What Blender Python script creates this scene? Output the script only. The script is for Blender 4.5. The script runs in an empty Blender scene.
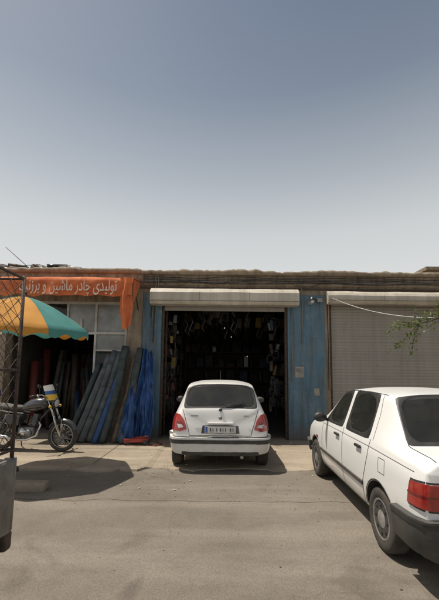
import bpy, bmesh, math, random
from mathutils import Vector, Matrix, noise
from mathutils.bvhtree import BVHTree
random.seed(7)
R = math.radians
scene = bpy.context.scene
V = Vector
FY = 8.62

# ------------------------------------------------------------------ materials
def L(nt, a, b): nt.links.new(a, b)
def base(name):
    m = bpy.data.materials.new(name); m.use_nodes = True
    nt = m.node_tree
    return m, nt, nt.nodes['Principled BSDF']
def coord(nt, scale=(1,1,1), rot=(0,0,0)):
    t = nt.nodes.new('ShaderNodeTexCoord'); mp = nt.nodes.new('ShaderNodeMapping')
    mp.inputs['Scale'].default_value = scale; mp.inputs['Rotation'].default_value = rot
    L(nt, t.outputs['Object'], mp.inputs['Vector']); return mp.outputs[0]
def nz(nt, vec, scale, detail=5, rough=.6, dist=0):
    n = nt.nodes.new('ShaderNodeTexNoise'); n.inputs['Scale'].default_value = scale
    n.inputs['Detail'].default_value = detail; n.inputs['Roughness'].default_value = rough
    n.inputs['Distortion'].default_value = dist
    L(nt, vec, n.inputs['Vector']); return n.outputs[0]
def ramp(nt, fac, stops):
    r = nt.nodes.new('ShaderNodeValToRGB'); e = r.color_ramp.elements
    while len(e) < len(stops): e.new(.5)
    for i, (p, c) in enumerate(stops):
        e[i].position = p
        if not hasattr(c, '__len__'): c = (c, c, c)
        e[i].color = (*c[:3], 1)
    L(nt, fac, r.inputs[0]); return r.outputs[0]
def mixc(nt, fac, a, b, mode='MIX'):
    n = nt.nodes.new('ShaderNodeMix'); n.data_type = 'RGBA'; n.blend_type = mode
    for s, v in ((n.inputs[0], fac), (n.inputs[6], a), (n.inputs[7], b)):
        if isinstance(v, (int, float)): s.default_value = v
        elif isinstance(v, tuple): s.default_value = (*v[:3], 1)
        else: L(nt, v, s)
    return n.outputs[2]
def math_(nt, op, a, b=0.0):
    n = nt.nodes.new('ShaderNodeMath'); n.operation = op
    for s, v in ((n.inputs[0], a), (n.inputs[1], b)):
        if isinstance(v, (int, float)): s.default_value = v
        else: L(nt, v, s)
    return n.outputs[0]
def bumpn(nt, bs, h, strength=.3, dist=.01):
    b = nt.nodes.new('ShaderNodeBump'); b.inputs['Strength'].default_value = strength
    b.inputs['Distance'].default_value = dist
    L(nt, h, b.inputs['Height']); L(nt, b.outputs[0], bs.inputs['Normal'])
def sep(nt, vec):
    s = nt.nodes.new('ShaderNodeSeparateXYZ'); L(nt, vec, s.inputs[0]); return s.outputs
def M(name, c1, c2=None, scale=4, rough=.6, metal=0, bump=0, bscale=40, coat=0, st=(1,1,1), spec=.5, lo=.35, hi=.65):
    m, nt, bs = base(name)
    c2 = c2 or tuple(x*.75 for x in c1)
    v = coord(nt, st)
    f = nz(nt, v, scale)
    L(nt, ramp(nt, f, [(lo, c1), (hi, c2)]), bs.inputs['Base Color'])
    L(nt, ramp(nt, f, [(.3, max(rough-.08, .02)), (.7, min(rough+.1, 1))]), bs.inputs['Roughness'])
    bs.inputs['Metallic'].default_value = metal
    bs.inputs['Coat Weight'].default_value = coat
    bs.inputs['Specular IOR Level'].default_value = spec
    if bump: bumpn(nt, bs, nz(nt, coord(nt), bscale, 3), bump, .01)
    return m

def paint_white(name, tint=(.80,.79,.76), two=True):
    m, nt, bs = base(name)
    v = coord(nt)
    dirt = nz(nt, v, 3.0, 7, .7)
    z = sep(nt, v)[2]
    low = ramp(nt, z, [(.15, .85), (.62, 0.0)])
    d = math_(nt, 'MULTIPLY', low, ramp(nt, dirt, [(.3, .2), (.7, .8)]))
    c = mixc(nt, ramp(nt, dirt, [(.45, 0), (.75, .16)]), tint, (.55,.50,.42))
    c = mixc(nt, d, c, (.42,.36,.28))
    if two:
        geo = nt.nodes.new('ShaderNodeNewGeometry')
        c = mixc(nt, geo.outputs['Backfacing'], c, (.035,.033,.03))
    L(nt, c, bs.inputs['Base Color'])
    L(nt, ramp(nt, dirt, [(.3, .28), (.7, .5)]), bs.inputs['Roughness'])
    bs.inputs['Coat Weight'].default_value = .5; bs.inputs['Coat Roughness'].default_value = .08
    return m
def glass_mat(name, trans=.45, tint=(.45,.5,.47)):
    m, nt, bs = base(name)
    out = nt.nodes['Material Output']
    tr = nt.nodes.new('ShaderNodeBsdfTransparent'); tr.inputs[0].default_value = (*tint, 1)
    v = coord(nt)
    L(nt, ramp(nt, nz(nt, v, 2.2), [(.35, (.035,.038,.036)), (.7, (.075,.07,.06))]), bs.inputs['Base Color'])
    bs.inputs['Roughness'].default_value = .06
    bs.inputs['IOR'].default_value = 1.55
    mx = nt.nodes.new('ShaderNodeMixShader'); mx.inputs[0].default_value = 1-trans
    L(nt, tr.outputs[0], mx.inputs[1]); L(nt, bs.outputs[0], mx.inputs[2]); L(nt, mx.outputs[0], out.inputs[0])
    return m

m_white = paint_white('white_paint', (.77,.76,.735)); m_white2 = paint_white('white_paint_b', (.76,.76,.74))
m_whited = paint_white('white_paint_panel', (.76,.75,.725), False)
m_glass = glass_mat('car_glass', .55); m_glassd = glass_mat('car_glass_dusty', .25)
m_trim = M('black_trim', (.02,.02,.02), (.04,.038,.035), rough=.5)
m_plast = M('dark_plastic', (.035,.035,.035), (.085,.078,.068), rough=.65, bump=.1, bscale=200)
m_dark = M('underbody', (.012,.012,.012), (.02,.018,.016), rough=.9)
m_rub = M('tyre_rubber', (.03,.028,.026), (.07,.06,.05), scale=6, rough=.85, bump=.2, bscale=90)
m_steel = M('steel', (.35,.35,.34), (.22,.21,.2), rough=.38, metal=.9)
m_hub = M('hubcap_silver', (.40,.40,.39), (.22,.20,.18), scale=9, rough=.45, metal=.4)
m_red = M('red_lens', (.40,.03,.02), (.22,.015,.01), rough=.15, coat=.8)
m_redd = M('red_lens_dark', (.18,.015,.012), rough=.15, coat=.8)
m_amber = M('amber_lens', (.42,.08,.02), (.34,.06,.02), rough=.15, coat=.8)
m_clear = M('clear_lens', (.6,.6,.6), (.5,.5,.5), rough=.1, coat=.8)
m_plate = M('plate_white', (.5,.5,.48), (.42,.41,.38), rough=.5)
m_platef = M('plate_frame', (.05,.05,.06), (.09,.09,.1), rough=.5)
m_blue_s = M('plate_blue', (.03,.08,.35), rough=.5)
m_seat = M('seat_fabric', (.09,.09,.09), (.12,.115,.105), rough=.9)
m_orange = M('orange_cloth', (.62,.17,.055), (.42,.10,.035), scale=3, rough=.85, bump=.3, bscale=12)
m_text = M('sign_text', (.80,.74,.66), (.62,.42,.34), scale=7, rough=.8)
m_tarpb = M('blue_tarp', (.028,.095,.29), (.016,.045,.14), scale=4, rough=.5, bump=.5, bscale=9)
m_rollg = M('grey_roll', (.10,.12,.128), (.05,.06,.065), scale=6, rough=.6, bump=.25, bscale=25)
m_rolld = M('green_roll', (.05,.07,.066), (.025,.035,.035), scale=6, rough=.6, bump=.25, bscale=25)
m_rollbr = M('brown_roll', (.14,.10,.07), (.08,.06,.045), scale=6, rough=.7, bump=.25, bscale=25)
m_redp = M('red_paint_metal', (.40,.05,.035), (.2,.03,.02), rough=.5)
m_rust = M('rusty_frame', (.10,.065,.045), (.05,.04,.035), scale=14, rough=.75, metal=.2)
m_wframe = M('white_frame', (.5,.5,.47), (.36,.34,.30), rough=.6)
m_black = M('black_metal', (.015,.015,.016), (.03,.03,.03), rough=.35, coat=.3)
m_yellow = M('yellow_plastic', (.65,.42,.04), (.5,.33,.05), rough=.4)
m_cable = M('cable_black', (.03,.028,.026), rough=.7)
m_cablew = M('cable_white', (.6,.58,.54), rough=.6)
m_pipe = M('conduit', (.26,.23,.19), (.17,.145,.11), rough=.6)

def wall_mat(name, a, b, c, streak=.5):
    m, nt, bs = base(name)
    v = coord(nt)
    n1 = nz(nt, v, .9, 7, .65, .4); n2 = nz(nt, v, 7, 7, .7)
    n3 = nz(nt, coord(nt, (5, 5, .35)), 1.6, 5, .65)
    col = ramp(nt, n1, [(.3, a), (.5, b), (.72, c)])
    col = mixc(nt, ramp(nt, n2, [(.42, 0), (.62, .45)]), col, tuple(x*.6 for x in b))
    col = mixc(nt, ramp(nt, n3, [(.44, 0), (.66, streak)]), col, (.065,.05,.037))
    z = sep(nt, v)[2]
    col = mixc(nt, ramp(nt, z, [(0.0, .65), (.5, 0.0)]), col, (.11,.09,.068))
    L(nt, col, bs.inputs['Base Color']); bs.inputs['Roughness'].default_value = .92
    bumpn(nt, bs, n2, .6, .025)
    return m
m_wall = wall_mat('weathered_cement', (.40,.32,.235), (.30,.24,.175), (.20,.158,.115), .65)
m_wall2 = wall_mat('old_mudbrick_coping', (.38,.305,.225), (.29,.23,.165), (.19,.15,.11), .45)
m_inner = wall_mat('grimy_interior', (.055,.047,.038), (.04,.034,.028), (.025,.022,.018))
def blue_wall():
    m, nt, bs = base('blue_peeling_paint')
    v = coord(nt)
    n1 = nz(nt, v, 2.2, 8, .7, .6); n2 = nz(nt, v, 9, 8, .75)
    col = ramp(nt, n1, [(.3, (.06,.135,.20)), (.5, (.09,.175,.24)), (.7, (.14,.20,.235))])
    peel = math_(nt, 'MULTIPLY', ramp(nt, n2, [(.56, 0), (.62, .8)]), ramp(nt, nz(nt, v, 1.5, 4), [(.44, 0), (.66, 1)]))
    col = mixc(nt, peel, col, (.27,.24,.19))
    st = nz(nt, coord(nt, (6, 6, .4)), 1.4, 5, .65)
    col = mixc(nt, ramp(nt, st, [(.43, 0), (.68, .7)]), col, (.06,.052,.043))
    z = sep(nt, v)[2]
    col = mixc(nt, ramp(nt, z, [(0, .9), (.45, 0)]), col, (.13,.108,.085))
    L(nt, col, bs.inputs['Base Color']); bs.inputs['Roughness'].default_value = .65
    bumpn(nt, bs, n2, .5, .02)
    return m
m_blue = blue_wall()
def shutter_mat(name, a, b):
    m, nt, bs = base(name)
    v = coord(nt)
    st = nz(nt, coord(nt, (4, 4, .25)), 1.5, 6, .65)
    pan = nz(nt, coord(nt, (.12, 1, 7)), 2.0, 2)
    col = mixc(nt, ramp(nt, st, [(.35, 0), (.7, 1)]), a, b)
    col = mixc(nt, ramp(nt, pan, [(.4, 0), (.6, .18)]), col, tuple(x*.7 for x in b))
    col = mixc(nt, ramp(nt, nz(nt, v, 6, 8, .75), [(.60, 0), (.70, .5)]), col, (.16,.11,.07))
    L(nt, col, bs.inputs['Base Color']); bs.inputs['Roughness'].default_value = .6
    return m
m_shut = shutter_mat('shutter_grey', (.33,.305,.27), (.265,.24,.21))
m_box = shutter_mat('shutter_box', (.55,.50,.42), (.36,.32,.255))

def ground_mat(kind, name=None):
    m, nt, bs = base(name or kind)
    v = coord(nt)
    big = nz(nt, v, .35, 5, .6, .5); med = nz(nt, v, 2.2, 7, .7); fine = nz(nt, v, 90, 2, .7)
    vs = nt.nodes.new('ShaderNodeTexVoronoi'); vs.inputs['Scale'].default_value = 120; L(nt, v, vs.inputs['Vector'])
    if kind == 'asphalt':
        a, b, c = (.225,.195,.160), (.185,.160,.131), (.145,.125,.102)
    elif kind == 'concrete_apron':
        a, b, c = (.38,.32,.245), (.31,.26,.198), (.23,.19,.145)
    else:
        a, b, c = (.26,.21,.15), (.22,.18,.13), (.17,.14,.105)
    col = ramp(nt, big, [(.32, a), (.5, b), (.68, c)])
    col = mixc(nt, ramp(nt, med, [(.38, 0), (.66, .45)]), col, tuple(x*.78 for x in c))
    st2 = nz(nt, coord(nt, (.25, 1.6, 1)), 1.3, 5, .6)
    col = mixc(nt, ramp(nt, st2, [(.46, 0), (.64, .5)]), col, tuple(min(1, x*1.25) for x in a))
    col = mixc(nt, ramp(nt, vs.outputs['Color'], [(.25, .4), (.6, 0)]), col, tuple(x*.5 for x in b))
    col = mixc(nt, ramp(nt, fine, [(.55, 0), (.75, .35)]), col, tuple(min(1, x*1.7) for x in a))
    oil = math_(nt, 'MULTIPLY', ramp(nt, nz(nt, v, 1.1, 5, .6, .8), [(.58, 0), (.70, 1)]), .38)
    col = mixc(nt, oil, col, (.05,.042,.035))
    dn = nt.nodes.new('ShaderNodeTexNoise'); dn.inputs['Scale'].default_value = 1.7; dn.inputs['Detail'].default_value = 6
    L(nt, v, dn.inputs['Vector'])
    vm = nt.nodes.new('ShaderNodeVectorMath'); vm.operation = 'MULTIPLY_ADD'
    L(nt, dn.outputs['Color'], vm.inputs[0]); vm.inputs[1].default_value = (.7,.7,0); L(nt, v, vm.inputs[2])
    vc = nt.nodes.new('ShaderNodeTexVoronoi'); vc.feature = 'DISTANCE_TO_EDGE'; vc.inputs['Scale'].default_value = .55
    L(nt, vm.outputs[0], vc.inputs['Vector'])
    cr = math_(nt, 'MULTIPLY', ramp(nt, vc.outputs['Distance'], [(.0, 1), (.007, 0)]), ramp(nt, big, [(.48, 0), (.60, .5)]))
    col = mixc(nt, cr, col, (.06,.05,.04))
    L(nt, col, bs.inputs['Base Color'])
    bs.inputs['Roughness'].default_value = .93
    bs.inputs['Specular IOR Level'].default_value = .25
    h = math_(nt, 'ADD', math_(nt, 'MULTIPLY', med, 1.2), math_(nt, 'ADD', fine, math_(nt, 'MULTIPLY', cr, -2.0)))
    bumpn(nt, bs, h, .5, .012)
    return m
m_asph = ground_mat('asphalt'); m_apron = ground_mat('concrete_apron'); m_dirt = ground_mat('dirt')

# ------------------------------------------------------------------ builder
def frame_from(d):
    d = d.normalized(); up = V((0,0,1)) if abs(d.z) < .95 else V((1,0,0))
    a = d.cross(up).normalized(); b = a.cross(d).normalized(); return a, b
def eul(t): return Matrix.Rotation(R(t[2]),4,'Z')@Matrix.Rotation(R(t[1]),4,'Y')@Matrix.Rotation(R(t[0]),4,'X')
class B:
    def __init__(s, name, mats):
        s.name = name; s.mats = mats; s.bm = bmesh.new()
    def quad(s, vs, mi=0, sm=False):
        f = s.bm.faces.new([s.bm.verts.new(v) for v in vs]); f.material_index = mi; f.smooth = sm; return f
    def box(s, c, size, mi=0, rot=None, bev=0, seg=2, taper=None):
        t = bmesh.new(); bmesh.ops.create_cube(t, size=1)
        for v in t.verts:
            v.co = V((v.co.x*size[0], v.co.y*size[1], v.co.z*size[2]))
            if taper and v.co.z > 0: v.co.x *= taper[0]; v.co.y *= taper[1]
        if bev: bmesh.ops.bevel(t, geom=list(t.edges), offset=bev, segments=seg, affect='EDGES', profile=.5)
        if rot is not None: t.transform(eul(rot))
        t.transform(Matrix.Translation(c)); s.merge(t, mi, bev > 0.015)
    def merge(s, t, mi, sm=False):
        mp = {v: s.bm.verts.new(v.co) for v in t.verts}
        for f in t.faces:
            try:
                nf = s.bm.faces.new([mp[v] for v in f.verts]); nf.material_index = mi if mi is not None else f.material_index
                nf.smooth = sm
            except ValueError: pass
        t.free()
    def ring_surf(s, rings, mi, closed=True, caps=True, sm=True):
        vr = [[s.bm.verts.new(p) for p in r] for r in rings]
        n = len(vr[0])
        for i in range(len(vr)-1):
            for j in range(n if closed else n-1):
                k = (j+1) % n
                f = s.bm.faces.new([vr[i][j], vr[i][k], vr[i+1][k], vr[i+1][j]])
                f.material_index = mi(i, j) if callable(mi) else mi; f.smooth = sm
        if caps and closed:
            for r, m in ((vr[0], 0), (vr[-1], 1)):
                f = s.bm.faces.new(r if m else r[::-1]); f.material_index = mi(0,0) if callable(mi) else mi
    def tube(s, pts, r, mi=0, n=8, caps=True, sm=True):
        pts = [V(p) for p in pts]
        rs = r if hasattr(r, '__len__') else [r]*len(pts)
        rings = []; a = None
        for i, p in enumerate(pts):
            d = (pts[min(i+1, len(pts)-1)] - pts[max(i-1, 0)])
            if d.length < 1e-6: d = V((0,0,1))
            if a is None: a, b = frame_from(d)
            else:
                d.normalize(); a = (a - d*a.dot(d)).normalized(); b = a.cross(d).normalized()
            rings.append([p + (a*math.cos(2*math.pi*k/n) + b*math.sin(2*math.pi*k/n))*rs[i] for k in range(n)])
        s.ring_surf(rings, mi, True, caps, sm)
    def lathe(s, prof, o, ax, mi=0, n=24, sm=True, sc=(1,1), closedprof=False):
        o = V(o); ax = V(ax).normalized(); a, b = frame_from(ax)
        pr = prof + [prof[0]] if closedprof else prof
        rings = [[o + ax*h + (a*math.cos(2*math.pi*k/n)*sc[0] + b*math.sin(2*math.pi*k/n)*sc[1])*max(r, 1e-4) for k in range(n)] for r, h in pr]
        s.ring_surf(rings, mi, True, not closedprof, sm)
    def ball(s, c, rad, mi=0, u=14, v=10, rot=None):
        t = bmesh.new(); bmesh.ops.create_uvsphere(t, u_segments=u, v_segments=v, radius=1)
        for q in t.verts: q.co = V((q.co.x*rad[0], q.co.y*rad[1], q.co.z*rad[2]))
        if rot: t.transform(eul(rot))
        t.transform(Matrix.Translation(c)); s.merge(t, mi, True)
    def grid(s, P, mi=0, sm=True):
        vr = [[s.bm.verts.new(p) for p in r] for r in P]
        for i in range(len(vr)-1):
            for j in range(len(vr[0])-1):
                f = s.bm.faces.new([vr[i][j], vr[i][j+1], vr[i+1][j+1], vr[i+1][j]]); f.smooth = sm
                f.material_index = mi(i, j) if callable(mi) else mi
        return vr
    def done(s, parent=None, loc=None, rot=None, recalc=True):
        if recalc: bmesh.ops.recalc_face_normals(s.bm, faces=s.bm.faces)
        me = bpy.data.meshes.new(s.name); s.bm.to_mesh(me); s.bm.free()
        for m in s.mats: me.materials.append(m)
        ob = bpy.data.objects.new(s.name, me); scene.collection.objects.link(ob)
        if parent: ob.parent = parent
        if loc: ob.location = loc
        if rot: ob.rotation_euler = rot
        return ob
def empty(name, loc=(0,0,0), rot=(0,0,0)):
    e = bpy.data.objects.new(name, None); scene.collection.objects.link(e)
    e.location = loc; e.rotation_euler = rot; e.empty_display_size = .2; return e
def sag(p0, p1, s, n=14):
    p0, p1 = V(p0), V(p1)
    return [p0.lerp(p1, i/n) - V((0,0,s*4*(i/n)*(1-i/n))) for i in range(n+1)]

# ------------------------------------------------------------------ ground
b = B('ground', [m_dirt]); S = 1500
b.quad([(-S,-S,-.008),(S,-S,-.008),(S,S,-.008),(-S,S,-.008)]); b.done()
b = B('road', [m_asph])
b.quad([(-60,-9,-.002),(60,-9,-.002),(60,6.3,-.002),(-60,6.3,-.002)]); b.done()
b = B('pavement', [m_apron])
xs = [-30 + i*.1 for i in range(601)]
def edge(x): return 6.05 + .14*noise.noise(V((x*1.3, 0, 0))) + .09*noise.noise(V((x*6, 3, 0))) + .05*noise.noise(V((x*17, 3, 0))) + (-.15 if x < -1.2 else 0)
P = []
for x in xs:
    e = edge(x)
    h = .045 if x < -1.1 else .016
    P.append([V((x, e-.01, -.004)), V((x, e, h*.7)), V((x, e+.05, h)), V((x, 7.2, h+.01*noise.noise(V((x,1,0))))), V((x, FY+6.5, .03))])
b.grid(P, 0, False); b.done()
m_joint = M('joint_dark', (.12,.10,.078), (.18,.15,.115), scale=9, rough=.95)
b = B('pavement_joint', [m_joint])
pts = [(x, 7.35 + .02*noise.noise(V((x*3, 7, 0)))) for x in [-12+i*.15 for i in range(161)]]
for i, ((xa, a0), (xb, a1)) in enumerate(zip(pts, pts[1:])):
    if noise.noise(V((xa*.8, 3, 3))) < -.15: continue
    b.quad([(xa, a0-.005, .052), (xb, a1-.005, .052), (xb, a1+.005, .052), (xa, a0+.005, .052)])
for x0 in (-4.4, -2.1, 2.1, 4.6):
    for k in range(8):
        y = 6.15+k*.3; w = .006; o = .02*noise.noise(V((x0, k, 0))); o2 = .02*noise.noise(V((x0, k+1, 0)))
        b.quad([(x0-w+o, y, .054), (x0+w+o, y, .054), (x0+w+o2, y+.3, .054), (x0-w+o2, y+.3, .054)])
b.done()
b = B('road_joint', [m_joint])
def strip(b, pts, w, z, mi):
    for i, (p, q) in enumerate(zip(pts, pts[1:])):
        d = (V(q)-V(p)).normalized(); ww = w*(.6+.8*abs(noise.noise(V((i*.9, 1, 1))))); n_ = V((-d.y, d.x, 0))*ww/2
        b.quad([V(p)-n_+V((0,0,z)), V(q)-n_+V((0,0,z)), V(q)+n_+V((0,0,z)), V(p)+n_+V((0,0,z))], mi)
strip(b, [(-8+i*.12, 4.62+.09*noise.noise(V((i*.3, 0, 7))), 0) for i in range(150)], .012, .003, 0)
b.done()
b = B('kerb_stone', [m_apron]); b.box((-2.62, 4.95, .05), (.62, .2, .12), 0, (0, 2, 7), .02); b.done()
b = B('kerb_stone', [m_apron]); b.box((-3.45, 5.15, .05), (.7, .2, .12), 0, (0, -2, 4), .02); b.done()
b = B('gravel', [m_apron, m_dirt])
for i in range(420):
    x = random.uniform(-4.5, 4); y = random.choice([random.gauss(5.95, .12), random.uniform(1.5, 8), random.gauss(4.95, .3)]); r = random.uniform(.003, .010)
    t = bmesh.new(); bmesh.ops.create_icosphere(t, subdivisions=1, radius=r)
    for v in t.verts: v.co *= random.uniform(.7, 1.2)
    t.transform(Matrix.Translation((x, y, r*.4 + (.045 if y > 5.9 else 0)))); b.merge(t, random.choice([0, 0, 1]))
b.done()
b = B('litter', [M('paper_scrap', (.5,.47,.4), (.35,.32,.27)), m_plast])
for i in range(16):
    x = random.uniform(-2.6, 1.6); y = random.uniform(4.8, 8.2); s_ = random.uniform(.012, .03); a = random.uniform(0, 6)
    zz = .06 if y > 5.8 else .006
    b.quad([(x+s_*math.cos(a), y+s_*math.sin(a), zz), (x-s_*math.sin(a)*.6, y+s_*math.cos(a)*.6, zz+.008), (x-s_*math.cos(a), y-s_*math.sin(a), zz), (x+s_*math.sin(a)*.6, y-s_*math.cos(a)*.6, zz+.004)], random.choice([0,0,1]))
b.done()

# ------------------------------------------------------------------ garage building
gar = empty('garage_building')
def bx(b, x0, x1, y0, y1, z0, z1, mi=0, bev=0):
    b.box(((x0+x1)/2, (y0+y1)/2, (z0+z1)/2), (x1-x0, y1-y0, z1-z0), mi, None, bev)
b = B('walls', [m_wall, m_blue, m_inner, m_wall2])
bx(b, -1.88, 6.5, FY, FY+.3, 3.5, 3.98, 0)
bx(b, 6.5, 16, FY, FY+.3, 0, 3.98, 0)
bx(b, 2.56, 2.68, FY-.02, FY+.3, 0, 3.5, 0)
bx(b, -1.88, -1.42, FY-.03, FY+.3, 0, 3.5, 1, .01)
bx(b, 1.66, 2.56, FY-.04, FY+.3, 0, 3.5, 1, .01)
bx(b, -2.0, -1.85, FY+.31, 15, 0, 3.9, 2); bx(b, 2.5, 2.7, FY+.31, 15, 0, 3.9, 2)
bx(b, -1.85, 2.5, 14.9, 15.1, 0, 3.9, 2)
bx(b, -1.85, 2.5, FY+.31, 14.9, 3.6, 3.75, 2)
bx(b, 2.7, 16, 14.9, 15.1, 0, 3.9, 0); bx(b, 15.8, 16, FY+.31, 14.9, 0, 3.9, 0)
bx(b, -1.84, 15.8, FY+.31, 15.0, 3.76, 3.9, 3)
b.done(gar)
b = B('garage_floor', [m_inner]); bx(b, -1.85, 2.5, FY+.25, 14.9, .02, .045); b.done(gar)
def coping(name, x0, x1, z, par, seed, mat):
    b = B(name, [mat]); P = []
    n = int((x1-x0)/.06)
    for i in range(n+1):
        x = x0 + (x1-x0)*i/n
        h = .06*noise.noise(V((x*.9, seed, 0))) + .035*noise.noise(V((x*5, seed, 2)))+.02*noise.noise(V((x*14, seed, 2)))
        o = .03*noise.noise(V((x*4, seed, 5)))
        P.append([V((x, FY+.32, z-.02)), V((x, FY+.34, z+.12+h)), V((x, FY-.04+o, z+.13+h)), V((x, FY-.09+o, z+.10+h)), V((x, FY-.09+o, z+.02+.02*noise.noise(V((x*9, seed, 8))))), V((x, FY+.01, z+.0))])
    b.grid(P, 0, True); return b.done(par)
coping('coping', -1.95, 16, 3.98, gar, 1, m_wall2)
b = B('fascia_ledge', [m_wall2, m_rust])
P = []
for i in range(120):
    x = -1.88 + i*.07
    P.append([V((x, FY+.01, 3.80+.01*noise.noise(V((x*4,0,0))))), V((x, FY-.05, 3.80+.012*noise.noise(V((x*4,0,0))))), V((x, FY-.05+.01*noise.noise(V((x*7,1,0))), 3.73)), V((x, FY+.01, 3.71))])
b.grid(P, 0)
b.box((2.2, FY-.01, 3.66), (8.4, .05, .04), 1)
b.done(gar)
def shutter_box(x0, x1, z0, z1, dep, name='shutter_housing'):
    b = B(name, [m_box, m_wall, m_pipe])
    zc = (z0+z1)/2
    prof = [(0, z1), (-.5*dep, z1), (-.8*dep, z1-.05), (-dep, z1-.12), (-dep, z0+.07), (-dep+.03, z0+.03), (-dep+.06, z0), (0, z0)]
    P = []
    for i in range(49):
        x = x0+(x1-x0)*i/48
        P.append([V((x, FY-.045+p[0]+.008*noise.noise(V((x*2, k, 0))), p[1]+.014*noise.noise(V((x*1.5, k*.3, 4))))) for k, p in enumerate(prof)])
    b.grid(P, 0, False)
    for x in (x0, x1):
        b.bm.faces.new([b.bm.verts.new((x, FY-.045+p[0], p[1])) for p in prof])
    for k in range(1, 3):
        x = x0+(x1-x0)*k/3
        b.box((x, FY-.045-dep, zc-.02), (.008, .012, (z1-z0)-.18), 2)
    b.box(((x0+x1)/2, FY-.05-dep, z0+.075), (x1-x0, .014, .014), 2)
    b.done(gar)
shutter_box(-1.66, 1.88, 3.2, 3.6, .32)
shutter_box(2.6, 6.6, 3.27, 3.58, .22)
def slats(name, x0, x1, z0, z1, y, mat, pitch=.075):
    b = B(name, [mat, m_rust])
    n = int((z1-z0)/pitch)
    P = []
    xs_ = [x0+(x1-x0)*k/20 for k in range(21)]
    for i in range(n):
        z = z0+i*pitch
        for f, d in ((0, .0), (.08, -.002), (.3, -.009), (.6, -.011), (.9, -.007), (.98, 0)):
            P.append([V((x, y+d+.012*noise.noise(V((x*.8, z*.6, 0)))+.003*noise.noise(V((i*.7, 1, 0))), z+f*pitch)) for x in xs_])
    b.grid(P, 0, False)
    b.box(((x0+x1)/2, y-.02, z0+.03), (x1-x0, .05, .07), 0)
    for x in (x0, x1): b.box((x, y-.01, (z0+z1)/2), (.07, .09, z1-z0), 1)
    b.box(((x0+x1)/2, y-.035, .45), (.3, .03, .05), 1)
    return b.done(gar)
slats('roller_shutter', 2.72, 6.46, .04, 3.5, FY+.12, m_shut)
b = B('shutter_guides', [m_rust, m_shut])
bx(b, -1.415, -1.36, FY+.02, FY+.12, 0, 3.2); bx(b, 1.60, 1.655, FY+.02, FY+.12, 0, 3.2)
bx(b, -1.36, 1.60, FY+.04, FY+.08, 3.10, 3.22, 1)
b.done(gar)
b = B('facade_cables', [m_cable, m_pipe, m_cablew])
for k in range(5):
    z = 3.93-k*.035
    pts = []
    for i in range(60):
        x = -1.9 + i*.14
        pts.append((x, FY-.06-.006*k, z+.04*noise.noise(V((x*.9, k*2.1, 0)))-.02*abs(math.sin(x*1.1+k))))
    b.tube(pts, .006 if k % 2 else .009, 0 if k != 3 else 1, 5)
for k in range(4):
    x = -1.62+k*.035
    b.tube([(x, FY-.07, 3.9), (x+.03*math.sin(k), FY-.08, 3.75), (x-.03, FY-.07, 3.4), (x-.06, FY-.06, 2.9-k*.3)], .009, k % 2, 5)
for (x0, x1, s) in ((-1.5, -.7, .18), (-.6, .3, .12), (.5, 1.5, .1), (1.6, 2.6, .16), (2.7, 4.2, .1), (-1.2, .9, .09)):
    b.tube(sag((x0, FY-.1, 3.85), (x1, FY-.1, 3.86), s), .006, 0, 5)
b.tube([(2.0, FY-.06, 3.95), (2.0, FY-.06, 3.5), (2.02, FY-.07, 3.0), (2.0, FY-.06, 2.3)], .010, 1, 6)
b.tube([(1.75, FY-.06, 3.2), (1.76, FY-.06, 1.4)], .011, 1, 6)
b.tube([(2.62, FY-.08, 3.5), (2.63, FY-.08, 2.2), (2.62, FY-.08, 1.2)], .01, 0, 6)
b.done(gar)
b = B('wall_lamp', [m_steel, m_clear, m_black])
b.box((2.2, FY-.06, 3.33), (.12, .04, .14), 0, None, .01)
b.tube([(2.2, FY-.07, 3.35), (2.2, FY-.2, 3.42), (2.2, FY-.3, 3.38)], .014, 0)
b.lathe([(.02, .06), (.05, .05), (.085, 0), (.08, -.01)], (2.2, FY-.3, 3.33), (0,0,1), 2, 16)
b.ball((2.2, FY-.3, 3.31), (.05, .05, .06), 1)
b.box((2.42, FY-.12, 3.36), (.13, .14, .09), 0, (10, 0, 0), .01)
b.done()
b = B('wall_poster', [M('paper', (.36,.33,.27), (.22,.2,.17), scale=9), M('paper2', (.16,.2,.22), (.2,.12,.1))])
b.box((1.93, FY-.048, 1.62), (.2, .004, .26), 0, (0, 2, 0)); b.box((1.93, FY-.052, 1.66), (.15, .003, .10), 1, (0, 2, 0))
b.box((2.34, FY-.048, 1.15), (.13, .004, .17), 0, (0, -3, 0))
b.done()

gi = [M('clut_a', (.05,.037,.027), (.022,.018,.015)), M('clut_b', (.11,.10,.08), (.06,.053,.042)), M('clut_r', (.12,.022,.016)), M('clut_bl', (.02,.036,.07)),
      m_black, M('clut_steel', (.13,.13,.13), metal=.6), M('clut_y', (.15,.10,.02)), m_rub]
b = B('storage_shelf', [m_rust]+gi)
for side, x0 in ((-1, -1.75), (1, 2.4)):
    for z in (.5, 1.0, 1.5, 2.0, 2.5, 3.0):
        b.box((x0-side*.2, 11.6, z), (.42, 5.4, .03), 0)
        y = 9.1
        while y < 14.1:
            w = random.uniform(.1, .4); h = random.uniform(.12, .4)
            if random.random() < .85:
                if random.random() < .3:
                    b.lathe([(0,0), (h*.4, 0), (h*.4, .25), (0, .25)], (x0-side*.33, y+w/2, z+.02+h*.4), (side,0,0), random.choice([5, 8, 6]), 12, False)
                else: b.box((x0-side*.2+random.uniform(-.05, .05), y+w/2, z+.015+h/2), (random.uniform(.2, .38), w*.9, h), random.choice([1,1,2,2,3,4,5,7]), (0,0,random.uniform(-6,6)), .006)
            y += w+.02
    for y in (9.0, 10.8, 12.6, 14.3):
        for dx in (0, .4): b.box((x0-side*dx, y, 1.6), (.04, .04, 3.2), 0)
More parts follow.
